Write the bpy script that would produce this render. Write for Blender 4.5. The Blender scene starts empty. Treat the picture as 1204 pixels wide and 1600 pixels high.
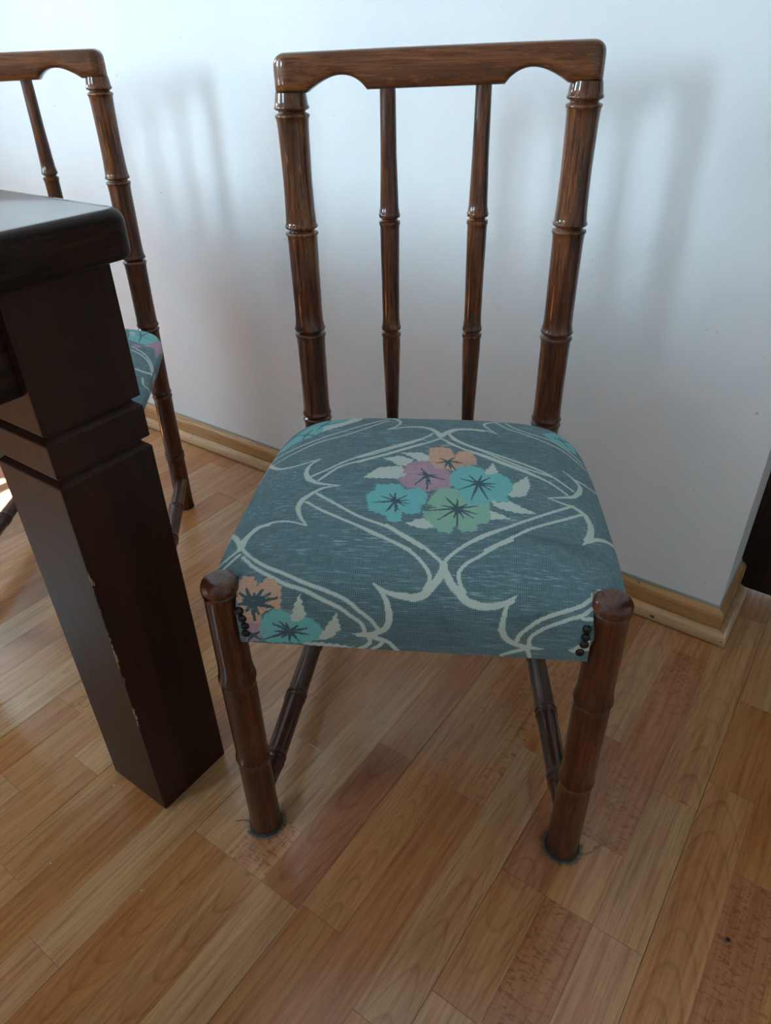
import bpy, math, random
import numpy as np
from mathutils import Matrix, Vector

C = bpy.context.scene.collection
scene = bpy.context.scene

# ------------------------------------------------------------------ camera
cam_data = bpy.data.cameras.new('camera')
cam_data.sensor_fit = 'HORIZONTAL'; cam_data.sensor_width = 36.0
cam_data.lens = 1100.0/1204.0*36.0
cam_data.clip_start = 0.02
cam = bpy.data.objects.new('camera', cam_data); C.objects.link(cam)
R3 = Matrix(((0.8170419723790472, -0.3089806406061148, 0.4867991157567883),
             (0.5762022383389345, 0.4680407755954778, -0.6700215018289974),
             (-0.020818162843005236, 0.827930429511211, 0.5604442951669896)))
cam.matrix_world = Matrix.Translation((0, 0, 0.95)) @ R3.to_4x4()
scene.camera = cam

# ------------------------------------------------------------------ light
world = bpy.data.worlds.new('world'); scene.world = world
world.use_nodes = True
wbg = world.node_tree.nodes['Background']
wbg.inputs['Color'].default_value = (0.52, 0.82, 1.0, 1)      # cool bright overcast sky outside the windows
wbg.inputs['Strength'].default_value = 68.0

def portal(name, loc, rot, sx, sy):
    d = bpy.data.lights.new(name, 'AREA'); d.shape = 'RECTANGLE'; d.size = sx; d.size_y = sy
    d.cycles.is_portal = True
    o = bpy.data.objects.new(name, d); C.objects.link(o); o.location = loc; o.rotation_euler = rot
    return o
# room frame: x along the far wall, y towards it, z up
RX0, RX1, RY0, RY1, RZ = -2.75, 1.70, -1.45, 1.14, 2.5
WB = (-1.60, -1.23, 1.02, 1.66)      # window in the near wall (behind the viewer): x0,x1,z0,z1
WL = (0.48, 0.74, 1.18, 1.58)      # window in the left wall: y0,y1,z0,z1
WM = (-1.14, -0.42, 0.97, 1.58)    # added, unseen window further along the left wall, lifts the ambient light
portal('window_daylight', ((WB[0]+WB[1])/2, RY0-.02, (WB[2]+WB[3])/2), (math.radians(90), 0, math.radians(0)), WB[1]-WB[0], WB[3]-WB[2])
bpy.data.objects['window_daylight'].rotation_euler = (math.radians(-90), 0, math.radians(180))
portal('left_window_daylight', (RX0-.02, (WL[0]+WL[1])/2, (WL[2]+WL[3])/2), (0, math.radians(-90), 0), WL[3]-WL[2], WL[1]-WL[0])
portal('fill_window_daylight', (RX0-.02, (WM[0]+WM[1])/2, (WM[2]+WM[3])/2), (0, math.radians(-90), 0), WM[3]-WM[2], WM[1]-WM[0])
sun_d = bpy.data.lights.new('sun', 'SUN'); sun_d.energy = 160.0; sun_d.angle = math.radians(0.6); sun_d.color = (1, .93, .82)
sun = bpy.data.objects.new('sun', sun_d); C.objects.link(sun)
sdir = Vector((1.0, 0.0, -1.19)).normalized()
sun.rotation_euler = sdir.to_track_quat('-Z', 'Y').to_euler()

scene.view_settings.view_transform = 'Standard'
scene.view_settings.look = 'None'
scene.view_settings.gamma = 1.0
scene.view_settings.use_curve_mapping = False
scene.view_settings.exposure = 0.12

# ------------------------------------------------------------------ helpers
def mesh_obj(name, verts, faces, mat=None, parent=None, smooth=False, sharp=None):
    me = bpy.data.meshes.new(name)
    me.from_pydata([tuple(v) for v in verts], [], faces)
    me.validate(); me.update()
    if smooth:
        me.polygons.foreach_set('use_smooth', [True]*len(me.polygons))
        if sharp: me.set_sharp_from_angle(angle=math.radians(sharp))
    if mat: me.materials.append(mat)
    o = bpy.data.objects.new(name, me); C.objects.link(o)
    if parent: o.parent = parent
    return o

def thing(name, label, cat, loc=(0,0,0), rotz=0, group=None):
    o = bpy.data.objects.new(name, None); C.objects.link(o)
    o.empty_display_size = .1
    o.location = loc; o.rotation_euler = (0, 0, rotz)
    o['label'] = label; o['category'] = cat
    if group: o['group'] = group
    return o
def tag(o, label, cat, group=None):
    o['label'] = label; o['category'] = cat
    if group: o['group'] = group
    return o
def struct(o):
    o['kind'] = 'structure'; return o

def box(x0, x1, y0, y1, z0, z1):
    v = [(x0,y0,z0),(x1,y0,z0),(x1,y1,z0),(x0,y1,z0),(x0,y0,z1),(x1,y0,z1),(x1,y1,z1),(x0,y1,z1)]
    f = [(0,3,2,1),(4,5,6,7),(0,1,5,4),(1,2,6,5),(2,3,7,6),(3,0,4,7)]
    return v, f
def boxes(bs):
    V, F = [], []
    for b in bs:
        v, f = box(*b); n = len(V); V += v; F += [tuple(i+n for i in q) for q in f]
    return V, F
def bevel(o, w, seg=2):
    m = o.modifiers.new('bevel', 'BEVEL'); m.width = w; m.segments = seg; m.limit_method = 'ANGLE'
    return o

def lathe(path, rad, seg=28, cap=True):
    """rings of radius rad[i] round the points path[i], axis follows the path"""
    P = [Vector(p) for p in path]; V, F = [], []
    n = len(P)
    ax = (P[-1]-P[0]).normalized()
    ref = Vector((0,1,0)) if abs(ax.y) < .9 else Vector((1,0,0))
    for i in range(n):
        a = P[max(i-1,0)]; b = P[min(i+1,n-1)]
        t = (b-a).normalized() if (b-a).length > 1e-7 else ax
        u = t.cross(ref).normalized(); w = t.cross(u).normalized()
        for k in range(seg):
            an = 2*math.pi*k/seg
            V.append(P[i] + (u*math.cos(an) + w*math.sin(an))*rad[i])
    for i in range(n-1):
        for k in range(seg):
            k2 = (k+1) % seg
            F.append((i*seg+k, i*seg+k2, (i+1)*seg+k2, (i+1)*seg+k))
    if cap:
        F.append(tuple(range(seg))[::-1]); F.append(tuple(range((n-1)*seg, n*seg)))
    return V, F

def bamboo(f, z0, z1, nodes, rf, step=.012, groove=.0030, ridge=.0022, single=False):
    """turned 'bamboo' profile: f(z)->point, rf(z)->base radius, nodes = z of the grooves"""
    zs = [(z, rf(z)) for z in np.arange(z0, z1, step)] + [(z1, rf(z1))]
    zs = [q for q in zs if all(abs(q[0]-nz) > .0135 for nz in nodes)]
    for nz in nodes:
        r = rf(nz)
        if single:      # leg type: the upper section ends in a lip over the lower one
            prof = [(-.013,0),(-.006,.0001),(-.0045,.0007),(-.0032,.0007),(-.0022,-.0007),(-.0014,-.0007),(-.0006,.0013),(.0012,.0020),(.0035,.0018),(.0065,.0009),(.013,.0001)]
        else:
            prof = [(-.0125,.0002),(-.0075,.0008),(-.0065,.0016),(-.0045,ridge),(-.0026,.0012),(-.0012,-groove*.8),(0,-groove),(.0012,-groove*.8),(.0026,.0012),(.0045,ridge),(.0065,.0016),(.0075,.0008),(.0125,.0002)]
        zs += [(nz+d, r+e) for d, e in prof if z0 < nz+d < z1]
    zs.sort()
    return [f(z) for z, r in zs], [r for z, r in zs]

# ------------------------------------------------------------------ materials
class N:
    def __init__(s, name):
        s.m = bpy.data.materials.new(name); s.m.use_nodes = True
        s.t = s.m.node_tree; s.b = s.t.nodes['Principled BSDF']; s.out = s.t.nodes['Material Output']
    def n(s, typ, **kw):
        x = s.t.nodes.new(typ)
        for k, v in kw.items():
            if hasattr(x, k): setattr(x, k, v)
            else: x.inputs[k].default_value = v
        return x
    def l(s, a, b): s.t.links.new(a, b)
    def math(s, op, a, b=None, c=None):
        x = s.t.nodes.new('ShaderNodeMath'); x.operation = op
        for i, v in enumerate((a, b, c)):
            if v is None: continue
            if isinstance(v, (int, float)): x.inputs[i].default_value = v
            else: s.l(v, x.inputs[i])
        return x.outputs[0]
    def ramp(s, fac, stops, interp='LINEAR'):
        x = s.t.nodes.new('ShaderNodeValToRGB'); cr = x.color_ramp; cr.interpolation = interp
        while len(cr.elements) < len(stops): cr.elements.new(.5)
        for e, (p, c) in zip(cr.elements, stops):
            e.position = p; e.color = (*c, 1) if len(c) == 3 else c
        s.l(fac, x.inputs[0]); return x.outputs[0]
    def mix(s, fac, a, b, blend='MIX'):
        x = s.t.nodes.new('ShaderNodeMix'); x.data_type = 'RGBA'; x.blend_type = blend
        for sock, v in ((x.inputs['Factor'], fac), (x.inputs['A'], a), (x.inputs['B'], b)):
            if isinstance(v, (int, float)): sock.default_value = v
            elif isinstance(v, tuple): sock.default_value = (*v, 1) if len(v) == 3 else v
            else: s.l(v, sock)
        return x.outputs['Result']
    def coord(s, kind='Object', scale=(1,1,1), loc=None):
        tc = s.t.nodes.new('ShaderNodeTexCoord'); mp = s.t.nodes.new('ShaderNodeMapping')
        mp.inputs['Scale'].default_value = scale
        s.l(tc.outputs[kind], mp.inputs['Vector'])
        if loc is not None: s.l(loc, mp.inputs['Location'])
        return mp.outputs[0]
    def noise(s, vec, scale, detail=4, rough=.55, dist=0):
        x = s.t.nodes.new('ShaderNodeTexNoise'); s.l(vec, x.inputs['Vector'])
        x.inputs['Scale'].default_value = scale; x.inputs['Detail'].default_value = detail
        x.inputs['Roughness'].default_value = rough; x.inputs['Distortion'].default_value = dist
        return x.outputs['Fac']
    def bump(s, h, strength=.2, dist=.001):
        x = s.t.nodes.new('ShaderNodeBump'); x.inputs['Strength'].default_value = strength
        x.inputs['Distance'].default_value = dist; s.l(h, x.inputs['Height']); s.l(x.outputs[0], s.b.inputs['Normal'])
        return x

def varnished(name, dark, mid, gold, axis, rough=.38, coat=.8, streak=90, goldamt=.5, bumps=.10, gold_z=None, spec=.10):
    k = N(name)
    sc = {'x': (.06,1,1), 'y': (1,.06,1), 'z': (1,1,.06)}[axis]
    v = k.coord('Object', sc)
    a = k.noise(v, streak*4, 6, .7, .4); b = k.noise(v, streak*.9, 3, .5)
    sc2 = {'x': (.3,1,1), 'y': (1,.3,1), 'z': (1,1,.3)}[axis]
    c = k.noise(k.coord('Object', sc2), 9, 3, .6)
    col = k.ramp(a, [(.36, dark), (.50, mid), (.66, tuple(x*1.5 for x in mid))])
    g = k.math('MULTIPLY', k.ramp(c, [(.38, (.15,.15,.15)), (.64, (1,1,1))]), k.ramp(a, [(.40, (.1,.1,.1)), (.60, (1,1,1))]))
    amt = goldamt
    if gold_z:        # more gold in the colour towards the top of the back
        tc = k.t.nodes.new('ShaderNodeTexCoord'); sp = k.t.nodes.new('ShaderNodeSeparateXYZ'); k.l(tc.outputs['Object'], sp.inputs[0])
        amt = k.math('MULTIPLY', k.ramp(k.math('ADD', sp.outputs['Z'], k.math('MULTIPLY', c, .12)), [(gold_z[0], (.08,.08,.08)), (gold_z[1], (1,1,1))]), goldamt)
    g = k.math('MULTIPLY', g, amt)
    col = k.mix(g, col, gold)
    col = k.mix(k.ramp(b, [(.38, (.75,.75,.75)), (.55, (0,0,0))]), col, dark)
    s = k.noise(k.coord('Object', {'x': (.12,1,1), 'y': (1,.12,1), 'z': (1,1,.12)}[axis]), 420, 2, .5)
    s = k.math('MULTIPLY', k.ramp(s, [(.64, (0,0,0)), (.70, (1,1,1))]), k.math('MULTIPLY', k.ramp(c, [(.46, (0,0,0)), (.62, (.7,.7,.7))]), amt))
    col = k.mix(s, col, tuple(min(1, x*1.5) for x in gold))
    k.l(col, k.b.inputs['Base Color'])
    k.b.inputs['Roughness'].default_value = rough; k.b.inputs['Specular IOR Level'].default_value = spec
    k.b.inputs['Coat Weight'].default_value = coat; k.b.inputs['Coat Roughness'].default_value = .06; k.b.inputs['Coat IOR'].default_value = 1.42
    k.bump(a, bumps, .0004)
    return k.m

DK_, MD_, GD_ = (.032,.0064,.0026), (.080,.0175,.0060), (.26,.095,.026)
wood_z = varnished('chair_wood_upright', DK_, MD_, GD_, 'z', goldamt=.85, gold_z=(.50,.80))
wood_x = varnished('chair_wood_rail', (.075,.020,.0065), (.125,.034,.0105), (.21,.072,.021), 'x', goldamt=.6)
wood_y = varnished('chair_wood_stretcher', (.028,.007,.003), (.060,.016,.006), (.16,.06,.02), 'y', goldamt=.3)
table_x = varnished('table_wood_long', (.008,.003,.002), (.025,.009,.005), (.05,.02,.01), 'y', rough=.45, coat=.1, streak=40, goldamt=.5)
def table_leg_mat():
    k = N('table_leg_wood')
    v = k.coord('Object', (1,1,.05))
    a = k.noise(v, 120, 5, .65, .6); b = k.noise(k.coord('Object', (1,1,.25)), 14, 3, .55, .8)
    col = k.ramp(a, [(.3, (.014,.0045,.0028)), (.7, (.042,.0145,.0075))])
    col = k.mix(k.ramp(b, [(.40, (0,0,0)), (.70, (.7,.7,.7))]), col, (.055,.018,.009))
    # glued-up strips of slightly different stain
    tc = k.t.nodes.new('ShaderNodeTexCoord'); sep = k.t.nodes.new('ShaderNodeSeparateXYZ'); k.l(tc.outputs['Object'], sep.inputs[0])
    st = k.math('FRACT', k.math('MULTIPLY', k.math('FLOOR', k.math('MULTIPLY', k.math('ADD', sep.outputs['Y'], 3.013), 24.0)), .377))
    col = k.mix(.35, col, k.mix(st, (.013,.0045,.003), (.045,.017,.009)))
    # chips worn through the varnish along the corner facing the room
    ex = k.math('ABSOLUTE', k.math('SUBTRACT', sep.outputs['X'], .060)); ey = k.math('ABSOLUTE', k.math('ADD', sep.outputs['Y'], .060))
    e = k.math('ADD', ex, ey)
    nz = k.noise(k.coord('Object', (1,1,.35)), 260, 4, .7); nb = k.noise(k.coord('Object', (.1,.1,1)), 11, 2, .5)
    thr = k.math('ADD', k.math('MULTIPLY', k.math('SUBTRACT', nz, .5), .014), k.math('MULTIPLY', k.math('SUBTRACT', nb, .53), .022))
    chip = k.math('MULTIPLY', k.math('LESS_THAN', e, thr), k.math('LESS_THAN', sep.outputs['Z'], .50))
    col = k.mix(chip, col, (.36,.22,.12))
    k.l(col, k.b.inputs['Base Color'])
    k.b.inputs['Roughness'].default_value = .45; k.b.inputs['Specular IOR Level'].default_value = .18
    k.bump(a, .12, .0006)
    return k.m
table_leg_wood = table_leg_mat()
def tabletop_mat():
    k = N('tabletop_wood')
    v = k.coord('Object', (1,.05,1))
    a = k.noise(v, 90, 5, .6, .5)
    col = k.ramp(a, [(.3, (.018,.007,.004)), (.55, (.050,.018,.009)), (.75, (.075,.028,.013))])
    k.l(col, k.b.inputs['Base Color'])
    sm = k.noise(k.coord('Object'), 7, 4, .6, .5)
    r = k.ramp(sm, [(.3, (.14,.14,.14)), (.7, (.26,.26,.26))])
    k.l(r, k.b.inputs['Roughness'])
    k.b.inputs['Specular IOR Level'].default_value = .35; k.b.inputs['Coat Weight'].default_value = .5; k.b.inputs['Coat Roughness'].default_value = .05
    k.bump(a, .03, .0005)
    return k.m
tabletop_wood = tabletop_mat()

def plain(name, col, rough=.6, metal=0, spec=.5):
    k = N(name); k.b.inputs['Base Color'].default_value = (*col, 1); k.b.inputs['Roughness'].default_value = rough
    k.b.inputs['Metallic'].default_value = metal; k.b.inputs['Specular IOR Level'].default_value = spec
    v = k.noise(k.coord('Object'), 180, 3); k.l(k.mix(k.math('MULTIPLY', v, .25), (*col, 1), tuple(x*.6 for x in col)), k.b.inputs['Base Color'])
    return k.m

def wall_mat():
    k = N('wall_paint')
    v = k.coord('Object')
    n1 = k.noise(v, 5, 4, .6); n2 = k.noise(v, 320, 3, .6)
    col = k.mix(k.ramp(n1, [(.35, (0,0,0)), (.75, (1,1,1))]), (.77,.705,.695), (.735,.66,.655))
    # grime specks and small scuffs
    sp = k.noise(k.coord('Object', (1,1,1.4)), 75, 2, .5)
    col = k.mix(k.ramp(sp, [(.765, (0,0,0)), (.80, (.55,.55,.55))]), col, (.25,.22,.20))
    k.l(col, k.b.inputs['Base Color'])
    k.b.inputs['Roughness'].default_value = .62; k.b.inputs['Specular IOR Level'].default_value = .3
    h = k.math('ADD', k.math('MULTIPLY', n2, .5), k.math('MULTIPLY', k.noise(v, 60, 3), 1.0))
    k.bump(h, .22, .0016)
    return k.m
wall_paint = wall_mat()
ceiling_paint = plain('ceiling_paint', (.92,.90,.87), .8)
room_paint = plain('room_paint', (.90,.87,.84), .7)  # unseen walls, made paler than the far wall to bounce more light

def skirting_mat(name, base, light, th=.735):
    k = N(name)
    v = k.coord('Object', (.05,.6,1))
    a = k.noise(v, 160, 5, .6, .3)
    col = k.ramp(a, [(.3, tuple(x*.72 for x in base)), (.5, base), (.75, light)])
    sp = k.noise(k.coord('Object', (1,1,1.3)), 95, 2, .4)
    col = k.mix(k.ramp(sp, [(th, (0,0,0)), (th+.02, (1,1,1))]), col, (.035,.018,.010))
    k.l(col, k.b.inputs['Base Color']); k.b.inputs['Roughness'].default_value = .42
    k.bump(a, .2, .0006)
    return k.m
skirt_wood = skirting_mat('skirting_wood', (.42,.19,.068), (.47,.235,.10))
shoe_wood = skirting_mat('shoe_moulding_wood', (.46,.24,.11), (.54,.30,.15), .70)

def floor_mat():
    """beech laminate strip: obj.color = strip tone (rgb) and pattern kind (alpha: 0 straight, .5 cathedral, 1 speckled)"""
    k = N('laminate_strip')
    oi = k.t.nodes.new('ShaderNodeObjectInfo')
    rnd = oi.outputs['Random']
    off = k.t.nodes.new('ShaderNodeCombineXYZ')
    k.l(k.math('MULTIPLY', rnd, 37.0), off.inputs[0]); k.l(k.math('MULTIPLY', rnd, 91.0), off.inputs[1]); k.l(k.math('MULTIPLY', rnd, 13.0), off.inputs[2])
    fine = k.noise(k.coord('Object', (1,.04,1), off.outputs[0]), 170, 5, .75, .25)
    broad = k.noise(k.coord('Object', (1,.10,1), off.outputs[0]), 26, 3, .5, .5)
    # cathedral arches
    tc = k.t.nodes.new('ShaderNodeTexCoord'); sep = k.t.nodes.new('ShaderNodeSeparateXYZ'); k.l(tc.outputs['Object'], sep.inputs[0])
    x = k.math('ADD', sep.outputs['X'], k.math('MULTIPLY', k.math('SUBTRACT', rnd, .5), .022)); y = sep.outputs['Y']
    sgn = k.math('SUBTRACT', k.math('MULTIPLY', k.math('GREATER_THAN', k.math('FRACT', k.math('MULTIPLY', rnd, 7.0)), .4), 2.0), 1.0)
    wob = k.noise(k.coord('Object', (1,.22,1), off.outputs[0]), 15, 2, .4)
    par = k.math('MULTIPLY', k.math('MULTIPLY', x, x), k.math('ADD', 60.0, k.math('MULTIPLY', k.math('FRACT', k.math('MULTIPLY', rnd, 17.0)), 150.0)))
    fld = k.math('ADD', k.math('ADD', k.math('MULTIPLY', y, sgn), par), k.math('MULTIPLY', wob, .12))
    ring = k.math('FRACT', k.math('MULTIPLY', fld, k.math('ADD', 14.0, k.math('MULTIPLY', k.math('FRACT', k.math('MULTIPLY', rnd, 29.0)), 16.0))))
    ring = k.ramp(ring, [(0, (.1,.1,.1)), (.72, (.2,.2,.2)), (.92, (1,1,1)), (1, (.1,.1,.1))])
    kind = oi.outputs['Alpha']
    iscath = k.math('MULTIPLY', k.math('GREATER_THAN', kind, .3), k.math('LESS_THAN', kind, .8))
    isspk = k.math('GREATER_THAN', kind, .8)
    base = oi.outputs['Color']
    col = k.mix(k.ramp(broad, [(.30, (.75,.75,.75)), (.62, (0,0,0))]), base, k.mix(1.0, base, (.80,.66,.54), 'MULTIPLY'))
    col = k.mix(k.ramp(fine, [(.36, (1,1,1)), (.58, (0,0,0))]), col, k.mix(1.0, col, (.70,.55,.47), 'MULTIPLY'))
    amp = k.ramp(k.noise(k.coord('Object', (1,.3,1), off.outputs[0]), 9, 2), [(.36, (.25,.25,.25)), (.60, (.62,.62,.62))])
    col = k.mix(k.math('MULTIPLY', ring, k.math('MULTIPLY', iscath, amp)), col, k.mix(1.0, col, (.60,.46,.36), 'MULTIPLY'))
    spk = k.noise(k.coord('Object', (.45,1,1), off.outputs[0]), 210, 3, .6, .8)
    spz = k.noise(k.coord('Object', (1,.25,1), off.outputs[0]), 18, 2, .5)
    spk = k.math('MULTIPLY', k.ramp(spk, [(.54, (0,0,0)), (.60, (1,1,1))]), k.ramp(spz, [(.38, (.15,.15,.15)), (.55, (1,1,1))]))
    col = k.mix(k.math('MULTIPLY', spk, k.math('MULTIPLY', isspk, .70)), col, k.mix(1.0, col, (.52,.36,.25), 'MULTIPLY'))
    k.l(col, k.b.inputs['Base Color'])
    sm = k.noise(k.coord('Object', (1,1,1), off.outputs[0]), 16, 3)
    k.l(k.ramp(sm, [(.3, (.30,.30,.30)), (.7, (.38,.38,.38))]), k.b.inputs['Roughness'])
    k.b.inputs['Specular IOR Level'].default_value = .45; k.b.inputs['Coat Weight'].default_value = .45; k.b.inputs['Coat Roughness'].default_value = .17
    fb = k.noise(k.coord('Object', (1,.3,1), off.outputs[0]), 520, 2, .5)
    k.bump(fb, .10, .0006)
    return k.m
laminate = floor_mat()
sub_floor = plain('dark_underlay', (.035,.02,.012), .9)

def fabric_mat():
    k = N('jacquard_fabric')
    at = k.t.nodes.new('ShaderNodeAttribute'); at.attribute_name = 'weave_colour'
    ab = k.t.nodes.new('ShaderNodeAttribute'); ab.attribute_name = 'cloth_uv'
    sep = k.t.nodes.new('ShaderNodeSeparateXYZ'); k.l(ab.outputs['Vector'], sep.inputs[0])
    # warp and weft threads
    P_ = 2*math.pi/.0023
    wu = k.math('SINE', k.math('MULTIPLY', sep.outputs[0], P_)); wv = k.math('SINE', k.math('MULTIPLY', sep.outputs[1], P_))
    w = k.math('MULTIPLY', k.math('ADD', wu, wv), .25); w = k.math('ADD', w, .5)
    fl = k.noise(k.coord('Object', (.12,1,1)), 420, 3, .6); fl2 = k.noise(k.coord('Object', (1,.12,1)), 420, 3, .6)
    mot = k.noise(k.coord('Object', (.35,1,.5)), 26, 4, .65, .8)
    col = at.outputs['Color']
    isbase = at.outputs['Alpha']        # 1 on the plain ground weave
    d = k.math('ADD', k.math('MULTIPLY', w, .62), k.math('MULTIPLY', k.math('ADD', fl, fl2), .5))
    dark = k.mix(1.0, col, (.30,.33,.36), 'MULTIPLY')
    fac = k.ramp(d, [(.45, (1,1,1)), (.85, (0,0,0))])
    amt = k.math('ADD', .16, k.math('MULTIPLY', isbase, .80))
    col = k.mix(k.math('MULTIPLY', fac, amt), col, dark)
    col = k.mix(k.math('MULTIPLY', k.ramp(mot, [(.55, (0,0,0)), (.75, (1,1,1))]), k.math('MULTIPLY', isbase, .35)), col, (.030,.036,.055))
    lt = k.math('MULTIPLY', k.ramp(fl, [(.55, (0,0,0)), (.66, (1,1,1))]), k.math('MULTIPLY', isbase, k.ramp(mot, [(.36, (.95,.95,.95)), (.58, (.20,.20,.20))])))
    col = k.mix(lt, col, (.26,.37,.385))
    k.l(col, k.b.inputs['Base Color'])
    k.b.inputs['Roughness'].default_value = .9; k.b.inputs['Specular IOR Level'].default_value = .15
    k.b.inputs['Sheen Weight'].default_value = .12; k.b.inputs['Sheen Roughness'].default_value = .5
    k.bump(w, .35, .0005)
    return k.m
fabric = fabric_mat()
tack_metal = plain('dark_tack', (.035,.030,.030), .28, .9)
felt_dark = plain('dark_felt', (.020,.022,.020), .9)
lint_mat = plain('grey_lint', (.12,.125,.12), .95)
hair_mat = plain('dark_hair', (.02,.012,.008), .5)
door_wood = varnished('dark_door_wood', (.008,.004,.003), (.022,.009,.005), (.04,.018,.010), 'z', rough=.5, coat=.0, goldamt=.3, spec=.2)
frame_paint = plain('window_frame_paint', (.75,.75,.74), .4)

# ------------------------------------------------------------------ room shell
T = .2
def wall_with_hole_x(name, x0, x1, y0, y1, hole, mat):       # wall in the xz plane with a rectangular opening
    a, b, c, d = hole
    bs = [(x0, a, y0, y1, 0, RZ), (b, x1, y0, y1, 0, RZ), (a, b, y0, y1, 0, c), (a, b, y0, y1, d, RZ)]
    return struct(mesh_obj(name, *boxes(bs), mat))
wcx = -.075                                                   # corner where the far wall ends
struct(mesh_obj('wall_back', *box(RX0, wcx, RY1, RY1+.20, 0, RZ), wall_paint))
mesh_bd = struct(mesh_obj('wall_doorway', *boxes([(.80, RX1, RY1, RY1+.20, 0, RZ), (wcx, .80, RY1, RY1+.20, 2.05, RZ)]), room_paint))
wall_with_hole_x('wall_front', RX0-T, RX1+T, RY0-T, RY0, WB, room_paint)
y0_, y1_, z0_, z1_ = WL
struct(mesh_obj('wall_left', *boxes([(RX0-T, RX0, RY0, WM[0], 0, RZ), (RX0-T, RX0, WM[1], y0_, 0, RZ), (RX0-T, RX0, y1_, RY1+.2, 0, RZ), (RX0-T, RX0, y0_, y1_, 0, z0_), (RX0-T, RX0, y0_, y1_, z1_, RZ), (RX0-T, RX0, WM[0], WM[1], 0, WM[2]), (RX0-T, RX0, WM[0], WM[1], WM[3], RZ)]), room_paint))
struct(mesh_obj('wall_right', *box(RX1, RX1+T, RY0, RY1+.2, 0, RZ), room_paint))
struct(mesh_obj('ceiling', *box(RX0-T, RX1+T, RY0-T, RY1+.25, RZ, RZ+.1), ceiling_paint))

# windows (out of frame, they let daylight in; the third is added fill)
def window(name, bs, bars):
    w = struct(mesh_obj(name, *boxes(bs), frame_paint))
    s = mesh_obj('glazing_bar', *boxes(bars), frame_paint, w)
    return w
a, b, c, d = WB; yy = RY0-.10; e = .035
window('window_1', [(a, a+e, yy, yy+.05, c, d), (b-e, b, yy, yy+.05, c, d), (a+e, b-e, yy, yy+.05, c, c+e), (a+e, b-e, yy, yy+.05, d-e, d)], [((a+b)/2-.012, (a+b)/2+.012, yy+.005, yy+.04, c+e, d-e)])
for wn_, (a, b, c, d) in (('window_2', WL), ('fill_window', WM)):
  xx = RX0-.15
  window(wn_, [(xx, xx+.05, a, a+e, c, d), (xx, xx+.05, b-e, b, c, d), (xx, xx+.05, a+e, b-e, c, c+e), (xx, xx+.05, a+e, b-e, d-e, d)], [(xx+.005, xx+.04, a+e, b-e, (c+d)/2-.012, (c+d)/2+.012)])

# dark door that closes the opening right of the wall end
door = struct(mesh_obj('door_1', *boxes([(wcx, .80, 1.312, 1.35, 0.004, 2.05)]), door_wood))
mesh_obj('door_panel', *boxes([(.10, .62, 1.304, 1.312, .22, .95)]), door_wood, door)
bevel(mesh_obj('door_panel', *boxes([(.10, .62, 1.304, 1.312, 1.10, 1.90)]), door_wood, door), .004)

# skirting: profile swept along the wall foot and mitred round the end of the wall
def sweep(name, prof, path, mat):
    """prof: (distance out of the wall, z); path: corner points of the wall foot with outward normals"""
    V, F = [], []; n = len(prof)
    for (px, py, nx, ny) in path:
        for d_, z in prof: V.append((px+nx*d_, py+ny*d_, z))
    for i in range(len(path)-1):
        for j in range(n):
            j2 = (j+1) % n
            F.append((i*n+j, (i+1)*n+j, (i+1)*n+j2, i*n+j2))
    F.append(tuple(range(n))); F.append(tuple(range((len(path)-1)*n, len(path)*n))[::-1])
    return struct(mesh_obj(name, V, F, mat))
base_prof = [(0,.0), (.013,.0), (.013,.052), (.0115,.057), (.008,.061), (.003,.063), (0,.066)]
shoe_prof = [(.013,.0028), (.029,.0028), (.0298,.008), (.0285,.014), (.026,.0195), (.022,.0240), (.0175,.0262), (.0145,.0266), (.0138,.0255), (.013,.0255)]
sweep('baseboard_back', base_prof, [(RX0, RY1, 0, -1), (wcx, RY1, 1, -1)], skirt_wood)
sweep('trim_1', shoe_prof, [(RX0, RY1, 0, -1), (wcx, RY1, 1, -1)], shoe_wood)
sweep('baseboard_doorway', base_prof, [(wcx, RY1, 1, -1), (wcx, 1.311, 1, 0)], skirt_wood)
sweep('trim_2', shoe_prof, [(wcx, RY1, 1, -1), (wcx, 1.285, 1, 0)], shoe_wood)
# thin line of old filler above the skirting
sweep('trim_3', [(0,.066), (.0025,.0655), (.0020,.0685), (0,.0695)], [(RX0, RY1, 0, -1), (wcx, RY1, 1, -1), (wcx, 1.311, 1, 0)], plain('old_filler', (.30,.29,.26), .8))

# ------------------------------------------------------------------ floor: laminate boards of three strips
floor = struct(mesh_obj('floor', *box(RX0-T, RX1+T, RY0-T, RY1+.25, -.05, -.008), sub_floor))
CW = .0652; X00 = -.5805
TONE = {'L': (.51,.262,.120), 'M': (.48,.213,.080), 'D': (.42,.165,.060), 'R': (.42,.156,.064), 'O': (.45,.180,.056), 'P': (.50,.235,.112)}
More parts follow.
